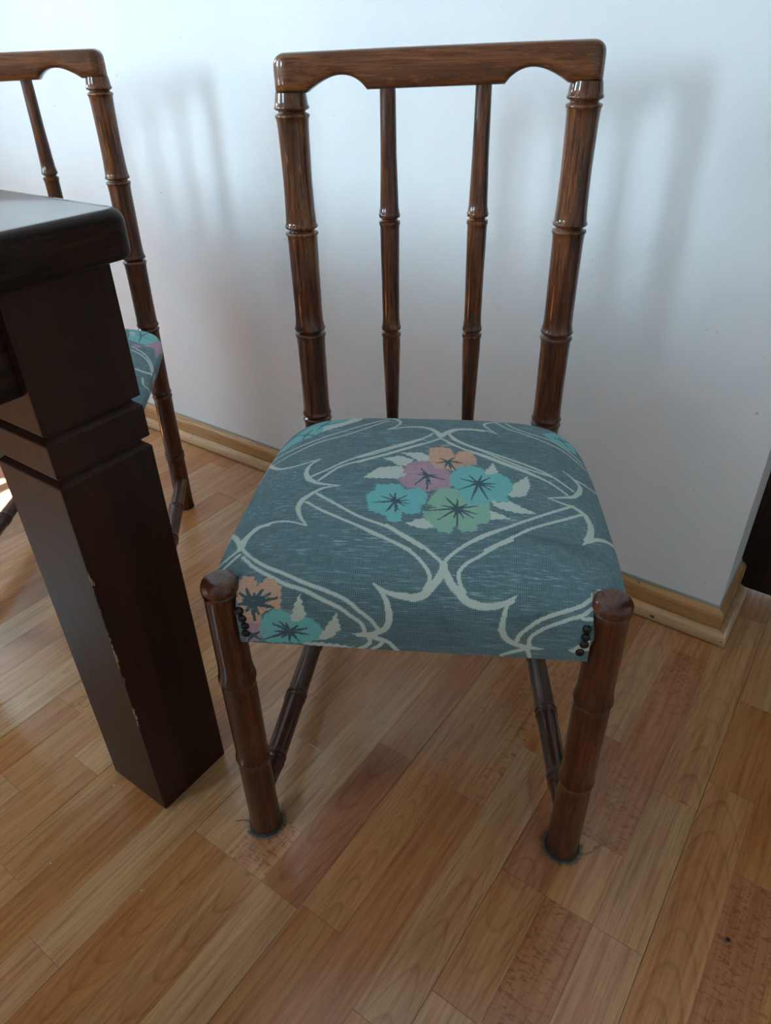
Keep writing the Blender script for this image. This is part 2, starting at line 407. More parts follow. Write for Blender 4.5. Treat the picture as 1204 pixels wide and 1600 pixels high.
# joints seen in the photograph: column -> list of (y of joint); tones between them
KN = {-4: ([.286], ['M0','L0']), -3: ([.12,.66], ['M0','M0','L0']), -2: ([-.05,.52], ['O0','O0','M0']), -1: ([.087,.60], ['P0','L0','P0']),
 0: ([-.12,.31,.519,.93], ['M0','O5','L0','M0','P0']), 1: ([-.05,.31,.395,.85], ['L0','M5','S1','L0','M0']), 2: ([-.1,.31,.585,1.0], ['M0','L0','R5','D0','L0']),
 3: ([-.1,.318,.86], ['O0','O0','M5','P0']), 4: ([-.02,.58,.99], ['L0','D0','M1','M0']), 5: ([.26,.708,.888], ['M0','L5','O0','M5']),
 6: ([.33,.51,.803], ['L0','M5','R5','L5']), 7: ([.10,.51,.621,1.06], ['D0','D1','M0','D1','M5']), 8: ([.08,.51,.75], ['L0','P0','L0','L5']),
 9: ([.05,.81,1.0], ['M0','M5','O0','L0']), 10: ([.15,.683,1.0], ['L0','R1','O5','L0']), 11: ([.30,.80,1.18], ['M5','M1','D0','M0']), 12: ([.25,.68], ['D0','O0','M0'])}
rng = random.Random(5)
KIND = {'0': 0.0, '5': .5, '1': 1.0}
unit = {}
def unit_strip(kind_):
    return None
def strip_mesh(w, l, n_=[0]):
    e = .00025; h = .008
    x, y = w/2, l/2
    v = [(-x,-y,-h),(x,-y,-h),(x,y,-h),(-x,y,-h), (-x,-y,-e),(x,-y,-e),(x,y,-e),(-x,y,-e), (-x+e,-y+e,0),(x-e,-y+e,0),(x-e,y-e,0),(-x+e,y-e,0)]
    f = [(0,3,2,1),(8,9,10,11)]
    for i in range(4):
        j = (i+1) % 4; f += [(i,j,4+j,4+i),(4+i,4+j,8+j,8+i)]
    return v, f
far_V, far_F = [], []
cnt = 0
c0 = int(math.floor((RX0-.05-X00)/CW)); c1 = int(math.ceil((RX1+.05-X00)/CW))
for c in range(c0, c1+1):
    cxm = X00+(c+.5)*CW
    if c in KN:
        js, tn = KN[c]; js = list(js); tn = list(tn)
        js = [js[0]-.55*i for i in range(5, 0, -1)] + js; tn = [rng.choice(['M0','L0','O0','D0','P0']) for _ in range(5)] + tn
        while js[-1] < 1.5: js.append(js[-1]+.47); tn.append(rng.choice(['M0','L0','M5']))
    else:
        js = [-2.6+rng.random()*.4]; tn = ['M0']
        while js[-1] < 1.6: js.append(js[-1]+rng.uniform(.36,.56)); tn.append(rng.choice(['M0','L0','O0','L5','M5','D0','P0','M1']))
        tn.append('M0')
    segs = list(zip([js[0]-.5]+js, js+[js[-1]+.5], tn))
    for ya, yb, t in segs:
        ya, yb = max(ya, RY0-.02), min(yb, 1.345)
        if yb-ya < .03: continue
        if cxm < RX0-.03 or cxm > RX1+.03: continue
        gap = .00045 if (c % 3) else .0006
        gl = .0006 if c % 3 == 0 else .0001; gr = .0006 if c % 3 == 2 else .0001
        w = CW-(gl+gr)/2; xm = cxm+(gl-gr)/4; l = yb-ya-.0004
        v, f = strip_mesh(w, l)
        near = (-1.95 < cxm < .75) and yb > -.12
        if near:
            tone = TONE.get(t[0], TONE['R'])
            if t[0] == 'S': tone = TONE['P']
            o = mesh_obj('plank', v, f, laminate, floor)
            o.location = (xm, (ya+yb)/2, 0)
            j = .94+.12*rng.random()
            o.color = (tone[0]*j, tone[1]*j, tone[2]*j, KIND[t[1]])
            cnt += 1
        else:
            n = len(far_V); far_V += [(p[0]+xm, p[1]+(ya+yb)/2, p[2]) for p in v]; far_F += [tuple(i+n for i in q) for q in f]
fo = mesh_obj('plank_field', far_V, far_F, laminate, floor); fo['kind'] = 'stuff'; fo.color = (*TONE['M'], 0)
print('planks', cnt)

# ---- seat cushion surface, chair-local metres ----
NA,NB=540,560
def _arc(hw,H,n,N,lin):
    t=np.linspace(0,np.pi/2,4000)
    u=np.sin(t)**(2/n);h=np.cos(t)**(2/n)
    s=np.concatenate([[0],np.cumsum(np.hypot(np.diff(u)*hw,np.diff(h)*H))]);s/=s[-1]
    return s,u,h
def seat_surface(a,b):
    """a,b in [-1,1] arrays -> x,y,z"""
    H=.087;Z0=.384
    s,u,h=_arc(.24,H,4.2,0,0)
    U=np.interp(np.abs(a),s,u)*np.sign(a);HU=np.interp(np.abs(a),s,h)
    s2,u2,h2=_arc(.22,H,5.5,0,0)
    V=np.interp(np.abs(b),s2,u2)*np.sign(b);HV=np.interp(np.abs(b),s2,h2)
    y=.202+.220*V
    w=np.interp(y,[-.02,.05,.10,.24,.32,.36,.39,.41,.422],[.2435,.2435,.243,.2385,.232,.2235,.213,.202,.191])
    x=U*w+.0025
    z=Z0+H*HU*HV+.008*(1-U*U)*(1-V*V)
    # the cover is pulled in under the sides
    t=np.clip((.445-z)/.061,0,1)
    x=x-np.sign(x)*.034*t*np.abs(U)**10
    # notch round the front posts
    ax=np.abs(x);X0=.192;Y0=.017
    inside=(ax>X0)&(y<Y0)
    dx=ax-X0;dy=Y0-y
    mx=inside&(dx<dy);my=inside&~(dx<dy)
    x=np.where(mx,np.sign(x)*X0,x);y=np.where(my,Y0,y)
    return x,y,z

STROKES=[
(1.9,2.1,[(-26, 368), (-122, 301), (-251, 211), (-364, 122), (-435, 49), (-498, -9)]),
(1.9,1.9,[(21, 431), (-5, 391), (-71, 322), (-172, 248), (-241, 197), (-311, 157)]),
(1.9,2.1,[(-24, 311), (-188, 194), (-305, 121), (-388, 64), (-458, -46)]),
(1.9,1.9,[(62, 377), (6, 327), (-82, 261), (-167, 199), (-304, 111)]),
(2.1,2.1,[(-444, -162), (-352, -244), (-242, -335), (-128, -398), (-52, -462), (22, -523)]),
(2.1,2.3,[(-125, -388), (-66, -440), (-15, -480), (36, -528), (71, -567), (104, -604)]),
(2.1,2.1,[(-478, -224), (-405, -289), (-305, -357), (-195, -425), (-107, -482), (-26, -535)]),
(2.1,2.2,[(-234, -402), (-169, -450), (-107, -485), (-51, -523), (-5, -563), (31, -610), (52, -650), (55, -683), (41, -714)]),
(2.3,2.1,[(104, -604), (118, -571), (155, -523), (202, -471), (259, -421), (361, -355)]),
(2.1,2.1,[(157, -521), (218, -464), (285, -411), (362, -352), (441, -292), (531, -222), (628, -141)]),
(2.1,2.1,[(255, -518), (352, -435), (435, -361), (523, -299), (588, -252), (664, -185)]),
(2.1,2.3,[(358, -447), (297, -492), (239, -548), (194, -588), (167, -623), (159, -654), (168, -697), (182, -721)]),
(1.9,1.9,[(101, 438), (129, 364), (191, 308), (279, 242), (362, 175), (451, 118), (557, 76)]),
(1.9,1.9,[(99, 438), (144, 362), (207, 302), (289, 251), (375, 197), (465, 145), (553, 89), (607, 32), (647, -11)]),
(1.9,1.9,[(71, 368), (159, 279), (248, 214), (347, 142), (448, 81), (551, 19)]),
(1.9,1.9,[(101, 325), (185, 261), (274, 211), (358, 151), (435, 104), (510, 49), (568, -4), (614, -58)]),
(4.6,1.2,[(62, 400), (32, 462), (-11, 503), (-78, 514), (-152, 498), (-211, 470)]),
(1.2,3.6,[(-211, 470), (-175, 515), (-159, 567), (-178, 617), (-238, 683), (-289, 695)]),
(4.6,2.5,[(62, 400), (98, 458), (139, 492), (214, 501), (278, 487)]),
(2.5,1,[(99, 438), (137, 481), (199, 507), (284, 497), (344, 461)]),
(1.2,3.4,[(344, 461), (310, 521), (292, 575), (315, 615), (372, 654), (445, 697)]),
(2.4,1.2,[(297, 697), (385, 698), (454, 695), (503, 695)]),
(1.5,1.5,[(368, 634), (412, 540), (495, 484), (581, 427), (668, 370), (734, 297), (771, 279)]),
(1.5,1.5,[(422, 653), (448, 561), (530, 504), (627, 458), (717, 370), (758, 322)]),
(2,4,[(617, 688), (683, 670), (743, 657), (764, 601)]),
(1.5,1.5,[(-786, 258), (-673, 302), (-574, 360), (-492, 415), (-374, 508), (-269, 611), (-227, 695)]),
(1.5,1.5,[(-741, 197), (-641, 258), (-548, 332), (-415, 405), (-322, 492), (-228, 607)]),
(3.5,1.2,[(-786, 238), (-697, 127), (-627, 104), (-560, 121), (-490, 155)]),
(3,1.5,[(-784, 239), (-786, 161), (-786, 55)]),
(1.2,4.2,[(-490, 155), (-528, 96), (-531, 29), (-507, -32)]),
(4.2,1,[(-507, -32), (-452, -75), (-357, -99)]),
(1,4.2,[(-357, -99), (-422, -114), (-462, -152), (-498, -204)]),
(4.2,1.2,[(-498, -204), (-505, -262), (-482, -332), (-442, -401)]),
(1.2,3.2,[(-442, -401), (-508, -370), (-571, -360), (-621, -375), (-654, -402), (-680, -455), (-683, -513)]),
(3,3.2,[(-604, -375), (-650, -385), (-680, -430), (-700, -474), (-694, -518)]),
(3,3.4,[(-793, -422), (-791, -384), (-790, -360), (-734, -427), (-698, -491)]),
(2.4,2.2,[(-694, -518), (-733, -550), (-776, -575)]),
(2.4,2.2,[(-684, -551), (-714, -585), (-743, -614)]),
(2.2,2.3,[(-680, -518), (-627, -580), (-557, -635), (-475, -675), (-400, -710), (-320, -738), (-242, -770), (-184, -817), (-149, -850), (-124, -891)]),
(2.2,2.4,[(-665, -570), (-600, -638), (-535, -681), (-470, -717), (-397, -740), (-324, -774), (-265, -801), (-219, -837), (-185, -868), (-172, -916)]),
(1,3.6,[(-217, -924), (-175, -924), (-139, -921)]),
(1,3.8,[(-144, -706), (-114, -737), (-95, -768), (-85, -807)]),
(3.8,3.2,[(-85, -807), (-84, -846), (-99, -887), (-135, -913), (-164, -923), (-197, -926)]),
(1.2,4.4,[(-144, -706), (-104, -731), (-58, -744), (2, -751)]),
(4.4,4.6,[(2, -751), (38, -738), (59, -714), (85, -675), (102, -635), (104, -611)]),
(4.4,4.4,[(104, -630), (117, -657), (135, -694), (164, -727), (192, -754), (228, -767)]),
(4.4,2.8,[(228, -767), (259, -770), (304, -761), (350, -744)]),
(3.6,3.4,[(215, -760), (255, -768), (298, -766)]),
(3.4,1,[(298, -766), (331, -748), (364, -724)]),
(1,3.8,[(364, -724), (332, -763), (322, -811), (318, -860)]),
(3.8,3,[(318, -860), (335, -900), (367, -927), (407, -941)]),
(3,1,[(407, -941), (471, -946)]),
(2.4,2.2,[(375, -919), (382, -883), (414, -840), (450, -806), (505, -777), (563, -751), (603, -727), (634, -695), (674, -654)]),
(2.4,2,[(422, -944), (422, -893), (448, -856), (490, -826), (545, -796), (597, -770), (627, -741)]),
(2.6,2,[(412, -951), (365, -970), (324, -993)]),
(2.4,2.4,[(418, -956), (427, -993)]),
(2,2,[(598, -784), (630, -780)]),
(2.6,2.2,[(-164, -927), (-155, -956), (-171, -984), (-199, -1000)]),
(2.6,2.2,[(-155, -933), (-112, -953), (-122, -977), (-147, -997)]),
(2.6,2.6,[(-141, -931), (-89, -957), (-56, -999)]),
(1,3.8,[(524, -114), (584, -91), (640, -61), (675, -6)]),
(3.8,1,[(675, -6), (687, 52), (664, 102), (623, 158)]),
(2.2,2,[(664, 102), (706, 92), (743, 79), (797, 84)]),
(1,3.8,[(524, -114), (584, -139), (633, -152), (673, -188)]),
(3.8,4.6,[(673, -188), (684, -257), (673, -325), (651, -381)]),
(3.6,0.8,[(664, -360), (628, -417)]),
(2.6,2.8,[(651, -381), (697, -350), (741, -331), (798, -312)]),
(2.8,2.6,[(655, -384), (703, -342), (751, -327), (798, -338), (800, -417)]),
]
PATCHES=[
('c',[(-119, 209), (-26, 218), (24, 174), (16, 119), (-35, 132), (-68, 172)]),
('c',[(-198, 149), (-121, 181), (-51, 142), (-82, 84), (-127, 88), (-148, 121)]),
('c',[(-264, -32), (-234, 21), (-204, 64), (-104, 82), (-86, 42), (-95, 5), (-115, -34), (-178, -34)]),
('c',[(-115, -34), (-92, -15), (-56, 15), (-79, 35)]),
('c',[(-56, -377), (-6, -341), (36, -330), (72, -392), (15, -405)]),
('c',[(257, 39), (284, 96), (305, 148), (325, 58), (314, 46), (271, 26)]),
('c',[(350, -121), (385, -36), (451, 49), (458, -35), (430, -125), (372, -142)]),
('c',[(278, -157), (311, -195), (357, -169), (407, -211), (467, -252), (391, -262), (328, -242), (297, -221)]),
('c',[(264, -248), (301, -265), (360, -305), (274, -324)]),
('h',[(12, 267), (69, 282), (115, 264), (131, 194), (152, 241), (198, 258), (229, 188), (232, 117), (174, 102), (132, 51), (89, 65), (46, 62), (15, 138)]),
('p',[(-84, 94), (-49, 124), (15, 138), (39, 72), (104, 55), (125, -1), (119, -89), (54, -117), (4, -137), (-21, -107), (-68, -112), (-115, -38), (-76, 2), (-92, 39)]),
('t',[(111, -1), (145, 88), (202, 108), (258, 85), (271, 29), (321, 54), (364, 22), (382, -29), (377, -91), (352, -134), (361, -184), (304, -187), (285, -168), (279, -217), (201, -219), (161, -162), (148, -107), (117, -72)]),
('t',[(-232, -168), (-199, -131), (-199, -85), (-165, -88), (-139, -76), (-91, -84), (-74, -125), (-15, -105), (24, -155), (19, -229), (1, -242), (1, -301), (-54, -312), (-72, -294), (-71, -361), (-102, -371), (-127, -355), (-134, -327), (-209, -292), (-219, -242)]),
('g',[(9, -288), (65, -252), (25, -231), (39, -172), (66, -112), (107, -94), (148, -108), (161, -162), (201, -217), (278, -217), (279, -315), (269, -347), (227, -357), (225, -404), (162, -415), (149, -382), (138, -372), (128, -428), (78, -420), (38, -360), (14, -324)]),
('h',[(-651, -703), (-637, -673), (-591, -684), (-571, -724), (-551, -695), (-515, -691), (-481, -730), (-478, -778), (-482, -816), (-525, -818), (-555, -840), (-563, -891), (-635, -893), (-633, -838), (-648, -793)]),
('p',[(-633, -881), (-563, -891), (-574, -983), (-638, -1000), (-640, -919)]),
('t',[(-564, -873), (-525, -827), (-482, -817), (-448, -838), (-395, -840), (-350, -871), (-327, -911), (-350, -966), (-407, -989), (-480, -990), (-544, -996), (-574, -954)]),
('c',[(-448, -863), (-430, -803), (-410, -751), (-400, -788), (-385, -844), (-421, -877)]),
('c',[(-354, -964), (-315, -894), (-275, -821), (-261, -898), (-295, -947), (-332, -964)]),
('c',[(561, -946), (598, -909), (615, -887), (640, -874), (643, -929), (611, -959), (584, -954)]),
('t',[(-784, 352), (-728, 435), (-685, 563), (-655, 675), (-554, 693), (-457, 697), (-484, 605), (-563, 545), (-557, 468), (-605, 411), (-675, 378), (-724, 334)]),
('c',[(-397, 697), (-457, 697), (-478, 591), (-571, 540), (-557, 468), (-467, 525), (-391, 607)]),
('t',[(588, 534), (677, 605), (758, 621), (773, 550), (744, 404), (693, 408), (630, 465)]),
('c',[(-412, -986), (-357, -979), (-279, -983), (-202, -996), (-238, -1000), (-322, -999), (-395, -996)]),
]
DARKS=[
(1.69,0.65,[(-107, -215), (-99, -298)]),
(1.69,0.65,[(-107, -215), (-138, -299)]),
(1.69,0.65,[(-107, -215), (-112, -152)]),
(1.69,0.65,[(-107, -215), (-135, -161)]),
(1.69,0.65,[(-107, -215), (-169, -181)]),
(1.69,0.65,[(-107, -215), (-201, -232)]),
(1.69,0.65,[(-107, -215), (-161, -231)]),
(1.69,0.65,[(-107, -215), (-61, -169)]),
(1.69,0.65,[(-107, -215), (-45, -205)]),
(1.69,0.65,[(-107, -215), (-49, -234)]),
(1.69,0.65,[(-107, -215), (-64, -251)]),
(1.69,0.65,[(-107, -215), (-91, -285)]),
(1.69,0.65,[(-107, -215), (-127, -282)]),
(2.08,0.8,[(148, -254), (147, -182)]),
(2.08,0.8,[(148, -254), (121, -209)]),
(2.08,0.8,[(148, -254), (98, -174)]),
(2.08,0.8,[(148, -254), (135, -324)]),
(2.08,0.8,[(148, -254), (149, -377)]),
(2.08,0.8,[(148, -254), (174, -321)]),
(2.08,0.8,[(148, -254), (211, -317)]),
(2.08,0.8,[(148, -254), (224, -288)]),
(2.08,0.8,[(148, -254), (231, -228)]),
(2.08,0.8,[(148, -254), (187, -221)]),
(2.08,0.8,[(148, -254), (107, -304)]),
(2.08,0.8,[(148, -254), (74, -340)]),
(2.08,0.8,[(148, -254), (21, -282)]),
(2.08,0.8,[(148, -254), (86, -237)]),
(2.08,0.8,[(235, -46), (195, 18)]),
(2.08,0.8,[(235, -46), (157, -14)]),
(2.08,0.8,[(235, -46), (151, -108)]),
(2.08,0.8,[(235, -46), (204, -185)]),
(2.08,0.8,[(235, -46), (221, -127)]),
(2.08,0.8,[(235, -46), (254, -124)]),
(2.08,0.8,[(235, -46), (272, -172)]),
(2.08,0.8,[(235, -46), (288, 8)]),
(2.08,0.8,[(235, -46), (310, -44)]),
(2.08,0.8,[(235, -46), (302, -72)]),
(2.08,0.8,[(235, -46), (288, -99)]),
(2.08,0.8,[(235, -46), (208, -56)]),
(2.08,0.8,[(235, -46), (251, 24)]),
(2.21,0.85,[(14, 5), (-16, 61)]),
(2.21,0.85,[(14, 5), (-5, -24)]),
(2.21,0.85,[(14, 5), (-36, -81)]),
(2.21,0.85,[(14, 5), (56, -19)]),
(2.21,0.85,[(14, 5), (92, -31)]),
(2.21,0.85,[(14, 5), (-28, 9)]),
(2.21,0.85,[(14, 5), (32, -76)]),
(2.21,0.85,[(14, 5), (19, -117)]),
(2.21,0.85,[(14, 5), (-12, 25)]),
(2.21,0.85,[(14, 5), (56, 8)]),
(2.21,0.85,[(102, 137), (65, 165)]),
(2.21,0.85,[(102, 137), (52, 118)]),
(2.21,0.85,[(102, 137), (131, 178)]),
(2.21,0.85,[(102, 137), (145, 141)]),
(2.21,0.85,[(102, 137), (167, 128)]),
(2.21,0.85,[(102, 137), (118, 64)]),
(2.21,0.85,[(102, 137), (89, 76)]),
(2.21,0.85,[(102, 137), (139, 58)]),
(3.38,1.3,[(-585, -790), (-637, -748)]),
(3.38,1.3,[(-585, -790), (-614, -731)]),
(3.38,1.3,[(-585, -790), (-580, -753)]),
(3.38,1.3,[(-585, -790), (-551, -740)]),
(3.38,1.3,[(-585, -790), (-520, -754)]),
(3.38,1.3,[(-585, -790), (-494, -771)]),
(3.38,1.3,[(-585, -790), (-518, -804)]),
(3.38,1.3,[(-585, -790), (-507, -811)]),
(3.38,1.3,[(-585, -790), (-564, -840)]),
(3.38,1.3,[(-585, -790), (-585, -873)]),
(3.38,1.3,[(-585, -790), (-613, -824)]),
(3.38,1.3,[(-585, -790), (-643, -793)]),
(3.38,1.3,[(-585, -790), (-623, -776)]),
(2.47,0.95,[(-455, -927), (-518, -887)]),
(2.47,0.95,[(-455, -927), (-487, -877)]),
(2.47,0.95,[(-455, -927), (-464, -884)]),
(2.47,0.95,[(-455, -927), (-422, -894)]),
(2.47,0.95,[(-455, -927), (-388, -906)]),
(2.47,0.95,[(-455, -927), (-384, -939)]),
(2.47,0.95,[(-455, -927), (-424, -977)]),
(2.47,0.95,[(-455, -927), (-461, -980)]),
(2.47,0.95,[(-455, -927), (-490, -964)]),
(2.47,0.95,[(-455, -927), (-534, -967)]),
(2.47,0.95,[(-455, -927), (-561, -979)]),
(2.47,0.95,[(-455, -927), (-511, -930)]),
(2.6,1,[(-604, -956), (-640, -919)]),
(2.6,1,[(-604, -956), (-575, -936)]),
(2.6,1,[(-604, -956), (-631, -994)]),
(2.6,1,[(-604, -956), (-574, -981)]),
(2.6,1,[(-604, -956), (-657, -967)]),
(1.95,0.75,[(-644, 462), (-704, 480)]),
(1.95,0.75,[(-644, 462), (-628, 527)]),
(1.95,0.75,[(-644, 462), (-641, 397)]),
(1.95,0.75,[(-644, 462), (-570, 421)]),
(1.95,0.75,[(-585, 575), (-635, 570)]),
(1.95,0.75,[(-585, 575), (-577, 691)]),
(1.95,0.75,[(-585, 575), (-598, 501)]),
(1.95,0.75,[(-585, 575), (-511, 597)]),
(1.95,0.75,[(693, 514), (643, 513)]),
(1.95,0.75,[(693, 514), (711, 444)]),
(1.95,0.75,[(693, 514), (684, 564)]),
(1.95,0.75,[(693, 514), (766, 558)]),
]
STROKES_2=[(2, 2, [(623, 174), (688, 131), (743, 66), (780, -19), (794, -85)]), (2, 2, [(618, 232), (701, 164), (758, 78), (794, -15)]), (3.4, 3.0, [(700, -109), (744, -107), (791, -72)]), (3, 2.5, [(823, -14), (851, -95), (1000, 104)]), (2, 2, [(751, -197), (783, -278), (890, -198)]), (2, 1.5, [(625, 668), (710, 667), (764, 444), (790, 298)])]
PATCHES_2=[('t', [(548, 667), (624, 668), (706, 667), (761, 621), (764, 428), (717, 331), (655, 315), (578, 357)]), ('p', [(607, 285), (677, 282), (750, 321), (780, 175), (929, 907), (645, 195)]), ('c', [(560, 514), (585, 568), (618, 490), (595, 425)])]
DARKS_2=[(1.8, 0.8, [(648, 475), (581, 487)]), (1.8, 0.8, [(648, 475), (720, 667)]), (1.8, 0.8, [(648, 475), (724, 458)]), (1.8, 0.8, [(648, 475), (644, 334)]), (1.8, 0.8, [(648, 475), (625, 667)]), (2, 1, [(703, 221), (756, 237)]), (2, 1, [(703, 221), (657, 235)])]

# ------------------------------------------------------------------ chair
def copy_tree(o, parent=None):
    c = o.copy(); C.objects.link(c)
    if parent is not None: c.parent = parent
    for ch in list(o.children): copy_tree(ch, c)
    return c

FX, FZ = .212, .449                     # front leg spacing, knob groove
ZT = {'r1': .879, 'r2': .7345, 'r3': .589, 'r4': .452, 'r5': .30, 'r6': .145}
def sag(s, z):                           # the back sits a little lower on its left side
    return (-.0065*max(0, (z-.60)/.28)) if s < 0 else 0.0
def back_y(z): return .4222+.0170*(z-.452)

def seat_mesh(STROKES=STROKES, PATCHES=PATCHES, DARKS=DARKS):
    a = np.linspace(-1, 1, NA); b = np.linspace(-1, 1, NB)
    A, B = np.meshgrid(a, b, indexing='ij')
    x, y, z = seat_surface(A, B)
    P = np.stack([x, y, z], -1)
    # cloth coordinates for the threads: arc length both ways
    du = np.zeros((NA, NB)); du[1:] = np.cumsum(np.linalg.norm(np.diff(P, axis=0), axis=2), 0); du -= du[NA//2]
    dv = np.zeros((NA, NB)); dv[:, 1:] = np.cumsum(np.linalg.norm(np.diff(P, axis=1), axis=2), 1); dv -= dv[:, NB//2][:, None]
    GROUND = np.array([.132,.195,.207]); CREAM = np.array([.50,.52,.45]); DARK = np.array([.060,.092,.112])
    COL = {'c': CREAM, 't': np.array([.17,.44,.43]), 'g': np.array([.26,.42,.31]), 'p': np.array([.46,.26,.32]), 'h': np.array([.62,.34,.23])}
    col = np.zeros((NA, NB, 4)); col[..., :3] = GROUND; col[..., 3] = 1
    def idx(p): return ((p[0]/1000+1)/2*(NA-1), (p[1]/1000+1)/2*(NB-1))
    def smooth(pts):
        q = [np.array(idx(p), float) for p in pts]
        if len(q) < 2: return q
        e = [2*q[0]-q[1]]+q+[2*q[-1]-q[-2]]; out = []
        for i in range(1, len(e)-2):
            p0, p1, p2, p3 = e[i-1], e[i], e[i+1], e[i+2]
            n = max(2, int(np.linalg.norm(p2-p1)/.6))
            for k in range(n):
                t = k/n
                out.append(.5*((2*p1)+(-p0+p2)*t+(2*p0-5*p1+4*p2-p3)*t*t+(-p0+3*p1-3*p2+p3)*t**3))
        out.append(q[-1]); return out
    def stroke(pts, w0, w1, c, base):
        s = smooth(pts); n = len(s)
        for k, p in enumerate(s):
            w = (w0+(w1-w0)*k/max(1, n-1))/1000
            i0, j0 = int(round(p[0])), int(round(p[1]))
            if not (0 <= i0 < NA and 0 <= j0 < NB): continue
            R_ = 7
            sl = (slice(max(0, i0-R_), i0+R_+1), slice(max(0, j0-R_), j0+R_+1))
            fi, fj = min(max(p[0], 0), NA-1.001), min(max(p[1], 0), NB-1.001)
            i, j = int(fi), int(fj); u, v = fi-i, fj-j
            ctr = P[i, j]*(1-u)*(1-v)+P[i+1, j]*u*(1-v)+P[i, j+1]*(1-u)*v+P[i+1, j+1]*u*v
            m = np.linalg.norm(P[sl]-ctr, axis=2) < w
            sub = col[sl]; sub[m] = (*c, base)
    def patch(pts, c):
        q = np.array([idx(p) for p in pts]); 
        i0, j0 = np.floor(q.min(0)).astype(int); i1, j1 = np.ceil(q.max(0)).astype(int)+1
        i0, j0 = max(i0, 0), max(j0, 0); i1, j1 = min(i1, NA), min(j1, NB)
        I, J = np.meshgrid(np.arange(i0, i1), np.arange(j0, j1), indexing='ij')
        # slightly wavy petal edge
        I2 = I+.8*np.sin(J*.9); J2 = J+.8*np.sin(I*.8)
        ins = np.zeros(I.shape, bool); n = len(q)
        for k in range(n):
            xa, ya = q[k]; xb, yb = q[(k+1) % n]
            cr = ((ya > J2) != (yb > J2)) & (I2 < (xb-xa)*(J2-ya)/((yb-ya) if yb != ya else 1e-9)+xa)
            ins ^= cr
        col[i0:i1, j0:j1][ins] = (*COL[c], {'c': 0, 't': .35, 'g': .35, 'p': .75, 'h': .70}[c])
    for w0, w1, pts in STROKES: stroke(pts, w0, w1, CREAM, 0)
    # ground weave shows through the pink and peach yarn, so those flowers are hatched
    for c, pts in PATCHES: patch(pts, c)
    for w0, w1, pts in DARKS: stroke(pts, w0, w1, DARK, .4)
    n = NA*NB
    ii = np.arange(NA-1)[:, None]*NB+np.arange(NB-1)[None]
    q = np.stack([ii, ii+NB, ii+NB+1, ii+1], -1).reshape(-1, 4)
    # flat underside: a second coarse-free ring fan is not needed, the rim closes on one n-gon
    rim = [i*NB for i in range(NA)] + [(NA-1)*NB+j for j in range(1, NB)] + [i*NB+NB-1 for i in range(NA-2, -1, -1)] + [j for j in range(NB-2, 0, -1)]
    me = bpy.data.meshes.new('seat')
    nq = len(q)
    me.vertices.add(n+1); co = np.concatenate([P.reshape(-1, 3), [[0,.2,.384]]]); me.vertices.foreach_set('co', co.ravel())
    nr = len(rim); tri = np.array([[rim[(k+1) % nr], rim[k], n] for k in range(nr)])
    me.loops.add(nq*4+nr*3); me.loops.foreach_set('vertex_index', np.concatenate([q.ravel(), tri.ravel()]))
    me.polygons.add(nq+nr)
    ls = np.concatenate([np.arange(nq)*4, nq*4+np.arange(nr)*3])
    me.polygons.foreach_set('loop_start', ls)
    me.polygons.foreach_set('use_smooth', [True]*nq+[False]*nr)
    me.update(calc_edges=True); me.validate()
    at = me.color_attributes.new('weave_colour', 'FLOAT_COLOR', 'POINT')
    c4 = np.concatenate([col.reshape(-1, 4), [[.1,.16,.18,1]]]); at.data.foreach_set('color', c4.ravel().astype(np.float32))
    uv = me.attributes.new('cloth_uv', 'FLOAT_VECTOR', 'POINT')
    u3 = np.concatenate([np.stack([du, dv, du*0], -1).reshape(-1, 3), [[0,0,0]]]); uv.data.foreach_set('vector', u3.ravel().astype(np.float32))
    me.materials.append(fabric)
    return me

